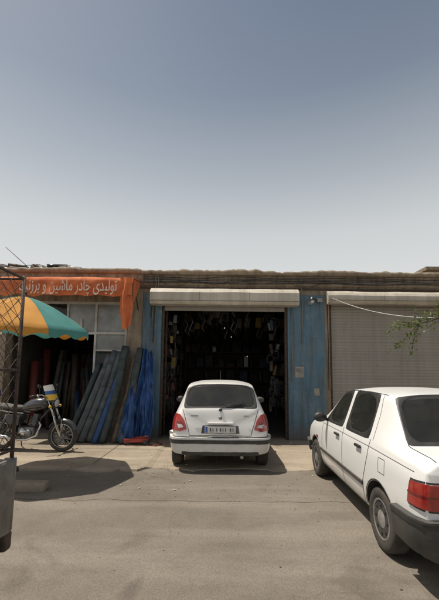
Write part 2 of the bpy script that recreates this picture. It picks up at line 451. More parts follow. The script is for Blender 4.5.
for z in (.6, 1.2, 1.8, 2.4):
    b.box((.3, 14.6, z), (4.0, .4, .03), 0)
    x = -1.6
    while x < 2.1:
        w = random.uniform(.06, .4); h = random.uniform(.08, .5)
        if random.random() < .8: b.box((x+w/2, 14.55, z+.015+h/2), (w*.9, .3, h), random.choice([1,1,1,3,4,5,5,8]), (0,0,random.uniform(-14,14)), .006)
        x += w+.03
b.done()
b = B('hanging_car_parts', gi)
for i in range(130):
    x = random.uniform(-1.25, 1.45); y = random.uniform(9.3, 13.6); l = random.uniform(.1, .6)
    if abs(x-.1) < .75 and random.random() < .5: l *= .5
    top = 3.6; z = top-l
    b.tube([(x, y, top), (x+.01, y, z)], .004, 4, 4)
    k = random.random()
    if k < .2: b.lathe([(.09, -.015), (.11, 0), (.09, .015), (.07, 0)], (x, y, z-.1), (random.uniform(-.5,.5), 1, 0), random.choice([4,7,4,0]), 14, True, (1, random.uniform(1, 1.5)), True)
    elif k < .5: b.box((x, y, z-.12), (random.uniform(.06, .2), .06, random.uniform(.12, .34)), random.choice([0,0,1,0,3,4,6,4]), (0, random.uniform(-8,8), random.uniform(-40,40)), .005)
    else: b.tube([(x, y, z), (x+.06, y, z-.18), (x-.02, y, z-.36), (x+.05, y+.04, z-.45)], random.uniform(.012, .03), random.choice([4,4,7,0]), 7)
for side, x0 in ((-1, -1.33), (1, 1.5)):
    for i in range(26):
        y = random.uniform(FY+.35, 9.4); z = random.uniform(.7, 3.0); x = x0-side*random.uniform(0, .2)
        k = random.random()
        if k < .5: b.box((x, y, z), (random.uniform(.05, .13), .05, random.uniform(.08, .28)), random.choice([0,0,1,0,3,4,6,2]), (0, random.uniform(-15,15), random.uniform(-30,30)), .005)
        elif k < .7: b.tube([(x, y, z), (x+.03, y, z-.2), (x-.03, y, z-.4)], .015, random.choice([4,7,0]), 6)
        else: b.lathe([(.08, -.012), (.1, 0), (.08, .012), (.065, 0)], (x, y, z), (random.uniform(-.5,.5), 1, 0), random.choice([4,7,4,0]), 14, True, (1, 1.4), True)
b.done()
me_, nt_, bs_ = base('bulb_lit'); bs_.inputs['Emission Color'].default_value = (1,.93,.8,1); bs_.inputs['Emission Strength'].default_value = .5
L(nt_, ramp(nt_, nz(nt_, coord(nt_), 8), [(0, (.5,.5,.5)), (1, (.6,.6,.6))]), bs_.inputs['Base Color'])
for (x, y, z) in ((.16, 11.4, 3.02), (.42, 12.6, 2.85), (1.05, 13.4, 2.2)):
    b = B('light_bulb', [me_, m_black])
    b.ball((x, y, z), (.017, .017, .024), 0, 6, 5); b.tube([(x, y, z+.03), (x, y, 3.6)], .006, 1, 5); b.lathe([(.02, 0), (.022, .05), (.01, .06)], (x, y, z+.02), (0,0,1), 1, 10)
    b.done()

# ------------------------------------------------------------------ fabric shop (left)
shop = empty('fabric_shop')
b = B('walls', [m_wall, m_inner, m_wall2, m_wframe])
bx(b, -5.6, -1.89, FY-.005, FY+.3, 3.3, 4.0, 0)
bx(b, -2.25, -1.89, FY-.004, FY+.3, 0, 3.3, 0)
bx(b, -16, -5.2, FY-.006, FY+.3, 0, 3.3, 0); bx(b, -16, -5.601, FY-.006, FY+.3, 3.3, 4.0, 0)
bx(b, -5.4, -5.2, FY+.31, 13, 0, 3.9, 1); bx(b, -2.2, -2.02, FY+.31, 13, 0, 3.9, 1); bx(b, -5.2, -2.2, 12.8, 13, 0, 3.9, 1)
bx(b, -5.2, -2.2, FY+.31, 12.8, 3.4, 3.5, 1); bx(b, -16, -1.9, FY+.31, 15, 3.76, 3.92, 2)
bx(b, -16, -15.8, FY+.31, 15, 0, 3.75, 0); bx(b, -15.8, -2.0, 14.9, 15, 0, 3.75, 0)
bx(b, -3.05, -2.25, FY+.05, FY+.2, 0, 1.55, 0)
b.done(shop)
coping('coping', -16, -1.96, 4.0, shop, 9, m_wall2)
b = B('shop_window_frames', [m_wframe, m_glass, M('frosted', (.27,.29,.29), (.15,.15,.145), scale=2, rough=.25)])
for x in (-5.15, -4.35, -3.75, -3.05, -2.3): b.box((x, FY+.08, 2.9), (.05, .06, .76), 0)
for z in (2.52, 3.27): b.box((-3.72, FY+.08, z), (2.9, .065, .06), 0)
for x0, x1, mi in ((-5.12, -4.38, 1), (-4.32, -3.78, 1), (-3.72, -3.08, 2), (-3.02, -2.33, 2)):
    b.box(((x0+x1)/2, FY+.09, 2.9), (x1-x0, .01, .68), mi)
for x in (-3.05, -2.3): b.box((x, FY+.08, 2.04), (.05, .06, .96), 0)
b.box((-2.68, FY+.08, 1.58), (.8, .07, .05), 0); b.box((-2.68, FY+.08, 2.1), (.7, .055, .04), 0)
b.box((-2.68, FY+.09, 2.3), (.7, .01, .36), 2); b.box((-2.68, FY+.09, 1.84), (.7, .01, .46), 1)
b.box((-3.4, FY+.05, 2.72), (.04, .03, .3), 0)
b.done(shop)
b = B('fabric_rolls', gi+[m_tarpb, m_rollg])
for i in range(52):
    x = -5.0+random.uniform(0, 2.6); y = random.uniform(9.4, 12.4); h = random.uniform(.9, 2.2); r = random.uniform(.05, .12)
    b.tube([(x, y, 0), (x+random.uniform(-.3,.3), y+.15, h)], r, random.choice([0,0,1,2,3,6,8,9]), 10)
for z in (1.2, 1.8, 2.4): b.box((-3.7, 12.5, z), (2.9, .5, .03), 0)
for i in range(40):
    x = -5.0+random.uniform(0, 2.6); b.box((x, 12.4, random.choice([1.2,1.8,2.4])+.18), (random.uniform(.15,.35), .3, .33), random.choice([1,2,3,6,8]), None, .02)
b.done()

aw = empty('orange_awning')
b = B('banner_cloth', [m_orange, m_rust])
AY = 7.92; ax0, ax1 = -5.3, -1.98
P = []
for i in range(140):
    x = ax0+(ax1-ax0)*i/139
    w = .03*math.sin(x*7)+.04*noise.noise(V((x*2, 0, 3)))
    bot = 3.27+.035*abs(math.sin(x*5.2))+.05*noise.noise(V((x*3, 5, 3)))
    top = 3.72+.03*noise.noise(V((x*1.5, 9, 3)))
    row = [V((x, FY-.02, top+.14)), V((x, (FY+AY)/2, top+.04+w*.5-.03*abs(math.sin(x*2.4)))), V((x, AY, top))]
    for k in range(1, 6):
        f = k/5; row.append(V((x, AY-.02+w*f*1.3+.015*noise.noise(V((x*6, k, 1))), top+(bot-top)*f)))
    P.append(row)
b.grid(P, 0)
P = []
for i in range(12):
    f = i/11; x = -2.27+.30*f
    P.append([V((x+.02*math.sin(k*.8+f*3)+k*.006*(1-f)+.02*noise.noise(V((k*.6, 0, 0))), AY-.045+.03*math.sin(f*9+k*.3)+.015*noise.noise(V((x*9, k*.5, 1))), 3.72-k*.115-(.0 if k < 9 else .05*math.sin(f*5)))) for k in range(11)])
b.grid(P, 0)
P = []
for i in range(8):
    f = i/7
    P.append([V((ax1+.01, AY+(FY-AY)*f, 3.72+.14*f-.02*math.sin(f*6)-k*(.12-.085*f))) for k in range(6)])
b.grid(P, 0)
b.tube([(ax0, AY+.02, 3.69), (ax1, AY+.02, 3.69)], .018, 1); b.tube([(ax1, FY, 3.8), (ax1, AY, 3.69)], .015, 1); b.tube([(ax1-.02, AY+.03, 3.70), (ax1-.02, FY, 3.1)], .014, 1)
b.done(aw)
words = ["\ufe97\ufeee\ufedf\ufbff\ufeaa\ufbfc", "\ufb7c\ufe8e\ufea9\ufead", "\ufee3\ufe8e\ufeb7\ufbff\ufee6", "\ufeed", "\ufe91\ufeae\ufeaf\ufee7\ufe96"]
txt = ' '.join(words)[::-1]
cu = bpy.data.curves.new('sign_lettering', 'FONT'); cu.body = txt; cu.size = .42; cu.extrude = .003; cu.offset = .002
cu.align_x = 'CENTER'
t = bpy.data.objects.new('sign_lettering', cu); scene.collection.objects.link(t)
t.rotation_euler = (R(90), 0, 0); t.location = (-3.42, AY-.09, 3.39); t.data.materials.append(m_text); t.parent = aw
bpy.context.view_layer.update()
if t.dimensions.x > .1: t.scale = (2.2/t.dimensions.x, .9, 1)

b = B('tarpaulin_rolls', [m_rollg, m_rolld, m_tarpb, m_rollbr, m_trim])
def roll(x0, x1, y0, y1, h, r, mi):
    x0 += .13; x1 += .10
    pts = []
    for k in range(13):
        f = k/12
        pts.append(V((x0+(x1-x0)*f+.03*noise.noise(V((x0*5, f*3, 0)))+.03*math.sin(f*3.1), y0+(y1-y0)*f, .06+h*f)))
    rr = [r*(1+.16*noise.noise(V((x0*3, k*.9, 2)))) for k in range(13)]
    b.tube(pts, rr, mi, 14)
    d = (pts[-1]-pts[-2]).normalized()
    b.tube([pts[-1]+d*.001, pts[-1]+d*.006], r*.45, 4, 10)
    for f in (3, 7, 10):
        if random.random() < .5: continue
        q = pts[f]; b.tube([q-d*.006, q+d*.006], rr[f]*1.05, 4, 12)
roll(-3.28, -2.72, 7.95, 8.5, 1.93, .085, 0)
roll(-3.10, -2.60, 7.90, 8.5, 2.02, .075, 0)
roll(-2.93, -2.46, 7.93, 8.5, 1.97, .09, 0)
roll(-2.80, -2.30, 7.80, 8.46, 2.06, .06, 2)
roll(-2.62, -2.33, 7.85, 8.45, 2.12, .085, 1)
roll(-2.42, -2.08, 7.88, 8.45, 1.9, .06, 3)
roll(-2.30, -1.98, 7.9, 8.45, 2.08, .085, 1)
roll(-2.20, -2.02, 7.8, 8.42, 1.75, .06, 0)
roll(-3.45, -2.95, 8.0, 8.5, 1.72, .07, 1)
b.done()
b = B('blue_tarpaulin', [m_tarpb])
P = []
for k in range(44):
    f = k/43; z = 2.08-f*1.96; wd = .18+.30*min(1, f*1.5)+.03*math.sin(f*11)
    cx = -1.70+.05*f-.06*f*f; row = []
    for i in range(56):
        g = i/55
        fold = math.sin(g*12+f*2.5+3*noise.noise(V((g*2, f*2, 0))))
        row.append(V((cx-wd/2+wd*g+.03*noise.noise(V((g*3, f*5, 4))), 8.42-.40*f**1.2-.045*fold*(.3+f)-.09*noise.noise(V((g*5, f*4, 0)))-.03*noise.noise(V((g*14, f*11, 0))), z+.06*math.sin(g*7)*(1-f)+.04*noise.noise(V((g*5, 0, 2)))*f)))
    P.append(row)
b.grid(P, 0)
P = []
for k in range(30):
    f = k/29; z = 1.1-f*1.02; wd = .12+.24*f; cx = -1.92-.08*f; row = []
    for i in range(30):
        g = i/29
        row.append(V((cx-wd/2+wd*g, 7.9-.1*f-.04*math.sin(g*10+f*4)-.07*noise.noise(V((g*4, f*4, 9))), z+.16*math.sin(g*3.1)*(1-f*.6)+.05*noise.noise(V((g*6, f*2, 3))))))
    P.append(row)
b.grid(P, 0)
b.done()
b = B('trolley_jack', [m_redp, m_black, m_steel])
b.box((-1.75, 7.72, .14), (.5, .06, .08), 0, (0,0,8), .01); b.box((-1.75, 7.92, .14), (.5, .06, .08), 0, (0,0,8), .01)
b.box((-1.72, 7.82, .17), (.3, .12, .06), 0, (0,-8,8), .01); b.lathe([(.05, 0), (.055, .02), (.03, .03)], (-1.55, 7.84, .2), (0,0,1), 2, 14)
for x in (-1.95, -1.55):
    for y in (7.68, 7.95): b.lathe([(0,0), (.045, 0), (.045, .03), (0, .03)], (x, y, .1), (0,1,0), 1, 12)
b.tube([(-1.98, 7.8, .16), (-2.12, 7.78, .42), (-2.2, 7.76, .62)], .011, 1)
b.tube([(-1.5, 7.8, .05), (-1.3, 7.6, .06), (-1.2, 7.8, .06), (-1.35, 8.0, .06)], .012, 0)
b.done()

b = B('roof_debris', [m_black, m_rolld, m_rust, m_rollbr])
for i in range(30):
    x = -6.3+i*.095+random.uniform(-.08,.08); z = random.choice([4.18, 4.26, 4.34])+random.uniform(0, .05) - (.06 if x > -4.2 else 0)
    b.tube([(x, 9.2, z), (x+random.uniform(.1,.25), 9.2+random.uniform(0,.3), z+random.uniform(-.04,.05)), (x+random.uniform(.25,.5), 9.4, z+random.uniform(-.06,.06))], random.uniform(.04, .09), random.choice([0,1,0,2,3]), 8)
P = []
for i in range(26):
    x = -6.2+i*.09
    P.append([V((x, 9.1+k*.12, 4.12+.26*math.sin(min(k,6)/6*math.pi)*(.6+.6*noise.noise(V((x*2,k*.3,0))))+.06*noise.noise(V((x*7,k,1))))) for k in range(7)])
b.grid(P, 1, False)
b.tube([(-5.1, 9.3, 4.3), (-5.8, 9.3, 4.9)], .008, 2)
b.tube([(-5.6, 9.3, 4.35), (-4.9, 9.35, 4.45), (-4.3, 9.3, 4.25)], .010, 0)
b.done()
b = B('brick_house', [m_wall2, m_wall, m_glass])
bx(b, 10.8, 17, 18, 24, 0, 6.95, 0); bx(b, 10.6, 17.2, 17.8, 24.2, 6.95, 7.12, 1); bx(b, 12, 13.2, 17.96, 18.0, 4.2, 5.6, 2)
b.done()

# ------------------------------------------------------------------ cars
def snap_patch(b, bvh, cor, nu, nv, off, thick, mi):
    rows = []
    def lp(l, t):
        f = t*(len(l)-1); i = min(int(f), len(l)-2); return V(l[i]).lerp(V(l[i+1]), f-i)
    for i in range(nu+1):
        u = i/nu; row = []
        for j in range(nv+1):
            p = lp(cor[0], u).lerp(lp(cor[1], u), j/nv)
            q, n_, _, _ = bvh.find_nearest(p)
            row.append((q, n_))
        rows.append(row)
    out = [[q+n_*(off+thick) for q, n_ in r] for r in rows]
    inn = [[q-n_*.004 for q, n_ in r] for r in rows]
    b.grid(out, mi)
    bd = [(i, 0) for i in range(nu+1)]+[(nu, j) for j in range(1, nv+1)]+[(i, nv) for i in range(nu-1, -1, -1)]+[(0, j) for j in range(nv-1, 0, -1)]
    for (i, j), (k, l) in zip(bd, bd[1:]+bd[:1]):
        b.quad([out[i][j], out[k][l], inn[k][l], inn[i][j]], mi)
def snap_line(b, bvh, pts, w, mi, off=.0015, step=.025):
    P = []
    pp = [V(p) for p in pts]
    for p, q in zip(pp, pp[1:]):
        n = max(1, int((q-p).length/step))
        for i in range(n): P.append(p.lerp(q, i/n))
    P.append(pp[-1])
    S = []
    for p in P:
        q, n_, _, _ = bvh.find_nearest(p); S.append((q, n_))
    rows = []
    for i, (q, n_) in enumerate(S):
        d = (S[min(i+1, len(S)-1)][0]-S[max(i-1, 0)][0])
        if d.length < 1e-6: d = V((0,1,0))
        s_ = d.cross(n_).normalized()*w/2
        rows.append([q-s_+n_*off, q+s_+n_*off])
    b.grid(rows, mi)

def wheel(b, c, side, r, mt, mh, md, w=.17, holes=8):
    c = V(c); ax = V((side, 0, 0))
    b.lathe([(r*.62, -w*.5), (r*.9, -w*.5), (r*.97, -w*.42), (r, -w*.25), (r, w*.25), (r*.97, w*.42), (r*.9, w*.5), (r*.70, w*.5), (r*.64, w*.42)], c, ax, mt, 36)
    b.lathe([(r*.66, w*.36), (r*.66, w*.44), (r*.60, w*.47), (r*.55, w*.36), (r*.3, w*.40), (r*.18, w*.50), (.001, w*.51)], c, ax, mh, 36)
    a, bb = frame_from(ax)
    for k in range(holes):
        t = 2*math.pi*k/holes
        p = c+ax*(w*.395)+(a*math.cos(t)+bb*math.sin(t))*r*.44
        b.lathe([(0.001, 0), (r*.075, 0), (r*.07, .006), (0.001, .007)], p, ax, md, 10)

def make_shell(name, rings, glass_groups, mats, arches, parent, arch_r=.33, lvl=3, creases=(), vcr=.8):
    bm = bmesh.new()
    cl = bm.edges.layers.float.new('crease_edge'); cv = bm.verts.layers.float.new('crease_vert')
    vr = []
    for rg in rings:
        half = [V(p) for p in rg]
        full = half+[V((-p.x, p.y, p.z)) for p in half[-2:0:-1]]
        vr.append([bm.verts.new(p) for p in full])
    n = len(vr[0]); N = len(rings[0]); cells = {}
    for i in range(len(vr)-1):
        for j in range(n):
            k = (j+1) % n
            f = bm.faces.new([vr[i][j], vr[i][k], vr[i+1][k], vr[i+1][j]]); f.smooth = True
            jj = j if j < N-1 else (n-1-j)
            cells[(i, jj, 1 if j < N-1 else -1)] = f
            f.material_index = 3 if jj == 0 else 0
    for r in (vr[0][::-1], vr[-1]):
        f = bm.faces.new(r); f.smooth = True
    for (i, j, i2, j2, c) in creases:
        for mir in (0, 1):
            a = vr[i][j if not mir else (n-j) % n]; a2 = vr[i2][j2 if not mir else (n-j2) % n]
            e = bm.edges.get((a, a2))
            if e: e[cl] = c
    bmesh.ops.recalc_face_normals(bm, faces=bm.faces)
    for grp, th, vc in glass_groups:
        fs = [cells[c] for c in grp]
        for f in fs: f.material_index = 1
        res = bmesh.ops.inset_region(bm, faces=fs, thickness=th, depth=-.006, use_boundary=True, use_even_offset=True)
        rim = res['faces']
        for f in rim: f.material_index = 2
        es = set(e for f in rim for e in f.edges); rs = set(rim)
        for e in es:
            if sum(1 for f in e.link_faces if f in rs) == 1:
                e[cl] = .85
                for v in e.verts: v[cv] = vc
    me = bpy.data.meshes.new(name); bm.to_mesh(me); bm.free()
    for m in mats: me.materials.append(m)
    ob = bpy.data.objects.new(name, me); scene.collection.objects.link(ob)
    md = ob.modifiers.new('s', 'SUBSURF'); md.levels = lvl; md.render_levels = lvl
    cut = []
    for (y, z, x0) in arches:
        for sd in (1, -1):
            c = B('cut', mats); c.lathe([(arch_r, x0), (arch_r, 1.2)], (0, y, z), (sd, 0, 0), 3, 40)
            co = c.done(); cut.append(co)
            mb = ob.modifiers.new('b', 'BOOLEAN'); mb.object = co; mb.operation = 'DIFFERENCE'; mb.solver = 'EXACT'
    dg = bpy.context.evaluated_depsgraph_get(); dg.update()
    me2 = bpy.data.meshes.new_from_object(ob.evaluated_get(dg), depsgraph=dg)
    ob.modifiers.clear(); ob.data = me2
    for c in cut: bpy.data.objects.remove(c, do_unlink=True)
    ob.parent = parent
    tb = bmesh.new(); tb.from_mesh(me2); bvh = BVHTree.FromBMesh(tb); tb.free()
    return ob, bvh

def seats(b, rows, mi, w=.5):
    for y, z in rows:
        for x in (-.36, .36):
            b.box((x, y, z), (w, .5, .16), mi, None, .05); b.box((x, y-.28, z+.32), (w*.96, .14, .6), mi, (12,0,0), .05)
            b.box((x, y-.36, z+.70), (.24, .09, .17), mi, (12,0,0), .035)
def rows10(y, z, x):
    return [(x[k], y[k] if hasattr(y, '__len__') else y, z[k]) for k in range(10)]

# ---- hatchback
hb = empty('white_hatchback_car', (.03, 5.78, .02))
rg = []
rg.append(rows10([.05,.06,.07,.05,.05,.09,.12,.13,.125,.12], [.27,.27,.30,.42,.56,.76,.88,.925,.94,.945], [0,.48,.62,.67,.68,.67,.64,.52,.30,0]))
rg.append(rows10([.12,.13,.16,.16,.16,.20,.23,.175,.16,.155], [.22,.22,.25,.42,.58,.78,.90,.975,.985,.99], [0,.60,.735,.775,.785,.77,.72,.62,.34,0]))
rg.append(rows10([.45,.45,.45,.45,.45,.48,.52,.385,.36,.35], [.20,.20,.22,.42,.62,.82,.935,1.315,1.365,1.38], [0,.62,.77,.805,.817,.80,.745,.565,.37,0]))
rg.append(rows10([.75,.75,.75,.75,.75,.75,.78,.66,.60,.58], [.20,.20,.22,.42,.62,.82,.935,1.345,1.40,1.415], [0,.62,.77,.81,.82,.803,.75,.575,.39,0]))
rg.append(rows10(1.45, [.20,.20,.22,.42,.62,.82,.93,1.365,1.415,1.43], [0,.62,.77,.81,.82,.803,.755,.58,.40,0]))
rg.append(rows10(1.54, [.20,.20,.22,.42,.62,.82,.93,1.365,1.415,1.43], [0,.62,.77,.81,.82,.803,.755,.58,.40,0]))
rg.append(rows10([2.4,2.4,2.4,2.4,2.4,2.4,2.45,2.02,1.95,1.92], [.20,.20,.22,.42,.62,.80,.92,1.35,1.40,1.415], [0,.62,.77,.81,.82,.80,.752,.56,.38,0]))
rg.append(rows10([2.75,2.75,2.75,2.75,2.75,2.75,2.8,2.85,2.95,3.0], [.20,.20,.22,.42,.62,.79,.90,.94,.96,.965], [0,.62,.77,.81,.82,.80,.745,.62,.36,0]))
rg.append(rows10(3.3, [.20,.20,.22,.42,.60,.74,.83,.87,.895,.90], [0,.62,.76,.80,.81,.79,.72,.58,.34,0]))
rg.append(rows10([3.65,3.65,3.62,3.6,3.6,3.6,3.6,3.62,3.66,3.67], [.22,.22,.25,.40,.54,.64,.70,.73,.745,.75], [0,.55,.70,.76,.76,.73,.66,.52,.3,0]))
rg.append(rows10([3.82,3.81,3.77,3.75,3.75,3.74,3.73,3.75,3.79,3.8], [.26,.26,.28,.38,.50,.58,.62,.64,.65,.65], [0,.45,.58,.64,.64,.62,.56,.42,.25,0]))
gl = [([(1,7,1),(1,8,1),(1,7,-1),(1,8,-1)], .03, .4), ([(6,7,1),(6,8,1),(6,7,-1),(6,8,-1)], .03, .7)]
for sd in (1, -1):
    gl += [([(3,6,sd)], .035, .8), ([(5,6,sd)], .03, .8)]
cr = [(1,7,2,7,.4),(1,7,1,8,.3),(1,8,1,9,.3),(0,6,1,6,.3)]
mats = [m_white, m_glassd, m_trim, m_dark]
ob, bvh = make_shell('body', rg, gl, mats, [(.62, .29, .56), (3.06, .29, .56)], hb, .335, 3, cr)
d = B('details', [m_whited, m_red, m_plast, m_trim, m_plate, m_amber, m_clear, m_rub, m_hub, m_dark, m_seat, m_steel, m_platef, m_blue_s, m_redd])
snap_patch(d, bvh, [[(-.86,.5,.30),(-.80,.15,.28),(-.5,0,.28),(.5,0,.28),(.80,.15,.28),(.86,.5,.30)], [(-.86,.5,.53),(-.82,.15,.53),(-.55,0,.53),(.55,0,.53),(.82,.15,.53),(.86,.5,.53)]], 50, 6, .03, .02, 0)
snap_line(d, bvh, [(-.86,.5,.537),(-.82,.15,.537),(-.55,0,.537),(.55,0,.537),(.82,.15,.537),(.86,.5,.537)], .012, 3, .004)
snap_patch(d, bvh, [[(-.86,.5,.445),(-.82,.15,.44),(-.5,0,.44),(.5,0,.44),(.82,.15,.44),(.86,.5,.445)], [(-.86,.5,.50),(-.82,.15,.50),(-.5,0,.50),(.5,0,.50),(.82,.15,.50),(.86,.5,.50)]], 50, 2, .05, .012, 2)
for s in (1, -1):
    snap_patch(d, bvh, [[(s*.545,.08,.66),(s*.66,.10,.62),(s*.80,.28,.63)], [(s*.59,.1,.80),(s*.68,.14,.90),(s*.80,.36,.89)]], 12, 8, .003, .016, 1)
    snap_patch(d, bvh, [[(s*.60,.08,.69),(s*.68,.10,.675)], [(s*.625,.1,.73),(s*.70,.14,.735)]], 4, 3, .021, .003, 6)
    snap_patch(d, bvh, [[(s*.60,.08,.745),(s*.70,.12,.74)], [(s*.62,.1,.775),(s*.72,.16,.775)]], 4, 3, .021, .003, 14)
snap_patch(d, bvh, [[(-.62,.05,.26),(.62,.05,.26)], [(-.62,.0,.31),(.62,.0,.31)]], 20, 2, .04, .014, 2)
snap_patch(d, bvh, [[(-.31,0,.60),(.31,0,.60)], [(-.29,0,.735),(.29,0,.735)]], 14, 3, .001, .002, 12)
d.box((0, .045, .66), (.50, .012, .105), 4, (-9,0,0), .003); d.box((-.225, .037, .66), (.03, .004, .09), 13, (-9,0,0))
for i, xx in enumerate((-.16,-.12,-.06,.0,.04,.08,.16,.2)):
    d.box((xx, .0375, .66), (.012 if i % 3 else .022, .003, .05), 12, (-9,0,0))
d.box((0, .075, .755), (.42, .05, .03), 0, (-5,0,0), .01)
d.lathe([(.001,0),(.03,.0),(.026,.006),(.001,.008)], (0,.075,.84), (0,-1,.2), 11, 16)
d.box((-.42,.105,.87),(.12,.006,.02),11,(-15,0,0)); d.box((.42,.105,.87),(.08,.006,.018),11,(-15,0,0))
snap_line(d, bvh, [(-.62,.2,.96),(-.59,.12,.86),(-.52,.06,.66),(-.50,.03,.56),(.50,.03,.56),(.52,.06,.66),(.59,.12,.86),(.62,.2,.96)], .009, 3)
snap_line(d, bvh, [(-.5,.36,1.375),(0,.33,1.40),(.5,.36,1.375)], .010, 3)
d.tube([(0,.115,.965),(.01,.15,1.0),(.14,.155,1.03),(.36,.185,1.05)], .008, 3, 6); d.ball((0,.12,.965), (.03,.025,.025), 3)
d.tube([(.06,.165,1.045),(.40,.20,1.065)], .006, 3, 5)
for s in (1, -1):
    snap_line(d, bvh, [(s*.76,1.52,.95),(s*.82,1.5,.6),(s*.8,1.48,.25)], .008, 3)
    snap_line(d, bvh, [(s*.76,2.55,.90),(s*.82,2.6,.6),(s*.8,2.5,.25)], .008, 3)
    snap_patch(d, bvh, [[(s*.85,1.0,.44),(s*.85,2.5,.44)], [(s*.85,1.0,.50),(s*.85,2.5,.50)]], 20, 2, .002, .01, 2)
    d.box((s*.815, 1.66, .80), (.03, .15, .03), 2, None, .008)
    d.ball((s*.89, 2.32, .97), (.10, .06, .07), 2); d.tube([(s*.75, 2.36, .93), (s*.86, 2.33, .95)], .025, 2)
    snap_patch(d, bvh, [[(s*.40,3.8,.50),(s*.72,3.62,.52)], [(s*.45,3.7,.66),(s*.72,3.5,.68)]], 8, 4, .002, .01, 6)
    for y in (.62, 3.06): wheel(d, (s*.725, y, .27), s, .285, 7, 8, 9, .175, 9)
for y in (.62, 3.06): d.tube([(-.7, y, .27), (.7, y, .27)], .03, 9)
d.tube([(.35,.1,.22),(.35,.7,.22)], .028, 11); d.box((.2, .35, .26), (.5, .25, .12), 9, None, .04)
d.tube([(0,1.6,1.43),(0,1.45,1.61)], .004, 3, 5)
d.box((0,2.2,.40),(1.2,3.0,.04),9)
seats(d, [(1.0,.55),(1.95,.55)], 10); d.box((0,.5,.92),(1.1,.45,.02),10); d.box((0,2.75,.82),(1.3,.3,.18),9,None,.05)
d.lathe([(.17,-.012),(.185,0),(.17,.012),(.155,0)], (-.36,2.42,.86), (0,-1,.5), 9, 20, True, (1,1), True)
d.done(hb)

# ---- sedan
sd_ = empty('white_sedan_car', (2.27, 2.60, 0), (0,0,R(-1.4)))
rg = []
rg.append(rows10([.06,.06,.06,.05,.05,.055,.065,.075,.07,.07], [.28,.28,.31,.45,.62,.78,.88,.935,.945,.95], [0,.58,.71,.755,.765,.76,.74,.65,.36,0]))
rg.append(rows10([.16,.16,.15,.14,.14,.14,.15,.17,.17,.17], [.22,.22,.24,.42,.62,.80,.905,.965,.98,.985], [0,.60,.755,.80,.807,.795,.765,.67,.36,0]))
rg.append(rows10([.50,.50,.50,.50,.50,.55,.60,.50,.46,.44], [.20,.20,.22,.42,.62,.82,.93,.985,1.0,1.005], [0,.6,.76,.802,.81,.80,.772,.665,.36,0]))
rg.append(rows10([.85,.85,.85,.85,.85,.88,.92,.86,.83,.82], [.20,.20,.22,.42,.62,.82,.935,1.375,1.405,1.415], [0,.6,.76,.805,.812,.803,.776,.59,.37,0]))
rg.append(rows10([1.0,1.0,1.0,1.0,1.0,1.02,1.06,1.12,1.12,1.12], [.20,.20,.22,.42,.62,.82,.935,1.395,1.43,1.44], [0,.6,.76,.805,.812,.803,.776,.60,.39,0]))
rg.append(rows10([1.78,1.78,1.78,1.78,1.78,1.78,1.80,1.80,1.8,1.8], [.20,.20,.22,.42,.62,.82,.93,1.40,1.435,1.445], [0,.6,.76,.805,.812,.803,.776,.605,.40,0]))
rg.append(rows10(1.88, [.20,.20,.22,.42,.62,.82,.93,1.398,1.435,1.445], [0,.6,.76,.805,.812,.803,.776,.605,.40,0]))
rg.append(rows10([2.6,2.6,2.6,2.6,2.6,2.62,2.66,2.28,2.22,2.2], [.20,.20,.22,.42,.62,.81,.92,1.36,1.40,1.415], [0,.6,.76,.80,.808,.797,.77,.59,.38,0]))
rg.append(rows10([2.85,2.85,2.85,2.85,2.85,2.88,2.92,2.94,3.0,3.02], [.20,.20,.22,.42,.62,.80,.90,.94,.96,.965], [0,.6,.76,.80,.808,.795,.76,.65,.36,0]))
rg.append(rows10(3.45, [.20,.20,.22,.42,.60,.74,.83,.86,.88,.885], [0,.6,.75,.79,.80,.785,.74,.62,.34,0]))
rg.append(rows10([3.82,3.82,3.80,3.8,3.8,3.8,3.8,3.8,3.82,3.82], [.23,.23,.26,.42,.56,.66,.74,.77,.785,.79], [0,.56,.71,.76,.765,.755,.71,.6,.3,0]))
rg.append(rows10([3.93,3.93,3.91,3.9,3.9,3.9,3.89,3.89,3.9,3.9], [.28,.28,.30,.42,.55,.62,.68,.70,.71,.715], [0,.5,.64,.68,.685,.68,.65,.55,.28,0]))
gl = [([(2,7,1),(2,8,1),(2,7,-1),(2,8,-1)], .035, .75), ([(7,7,1),(7,8,1),(7,7,-1),(7,8,-1)], .035, .8)]
for s in (1, -1): gl += [([(4,6,s)], .03, .85), ([(6,6,s)], .03, .85)]
cr = [(i,6,i+1,6,.5) for i in range(1,10)]+[(i,5,i+1,5,.25) for i in range(1,10)]+[(i,7,i+1,7,.55) for i in range(3,7)]
cr += [(2,7,2,8,.7),(2,8,2,9,.7),(1,7,1,8,.7),(1,8,1,9,.7),(0,7,1,7,.5),(3,7,3,8,.7),(3,8,3,9,.7),(2,7,3,7,.7),(1,7,2,7,.5),(7,7,8,7,.6),(7,7,7,8,.6),(7,8,7,9,.6)]
cr += [(0,k,0,k+1,.6) for k in range(0,9)]+[(0,6,1,6,.5),(1,6,1,7,.5)]+[(1,k,1,k+1,.35) for k in range(2,6)]
mats = [m_white2, m_glass, m_trim, m_dark]
ob, bvh = make_shell('body', rg, gl, mats, [(.80, .28, .54), (3.2, .28, .54)], sd_, .325, 3, cr)
d = B('details', [m_whited, m_red, m_plast, m_trim, m_plate, m_amber, m_clear, m_rub, m_hub, m_dark, m_seat, m_steel, m_platef, m_redd])
snap_patch(d, bvh, [[(-.86,.44,.30),(-.84,.1,.28),(-.6,0,.27),(.6,0,.27),(.84,.1,.28),(.86,.44,.30)], [(-.86,.44,.54),(-.84,.1,.555),(-.6,0,.56),(.6,0,.56),(.84,.1,.555),(.86,.44,.54)]], 60, 6, .02, .035, 2)
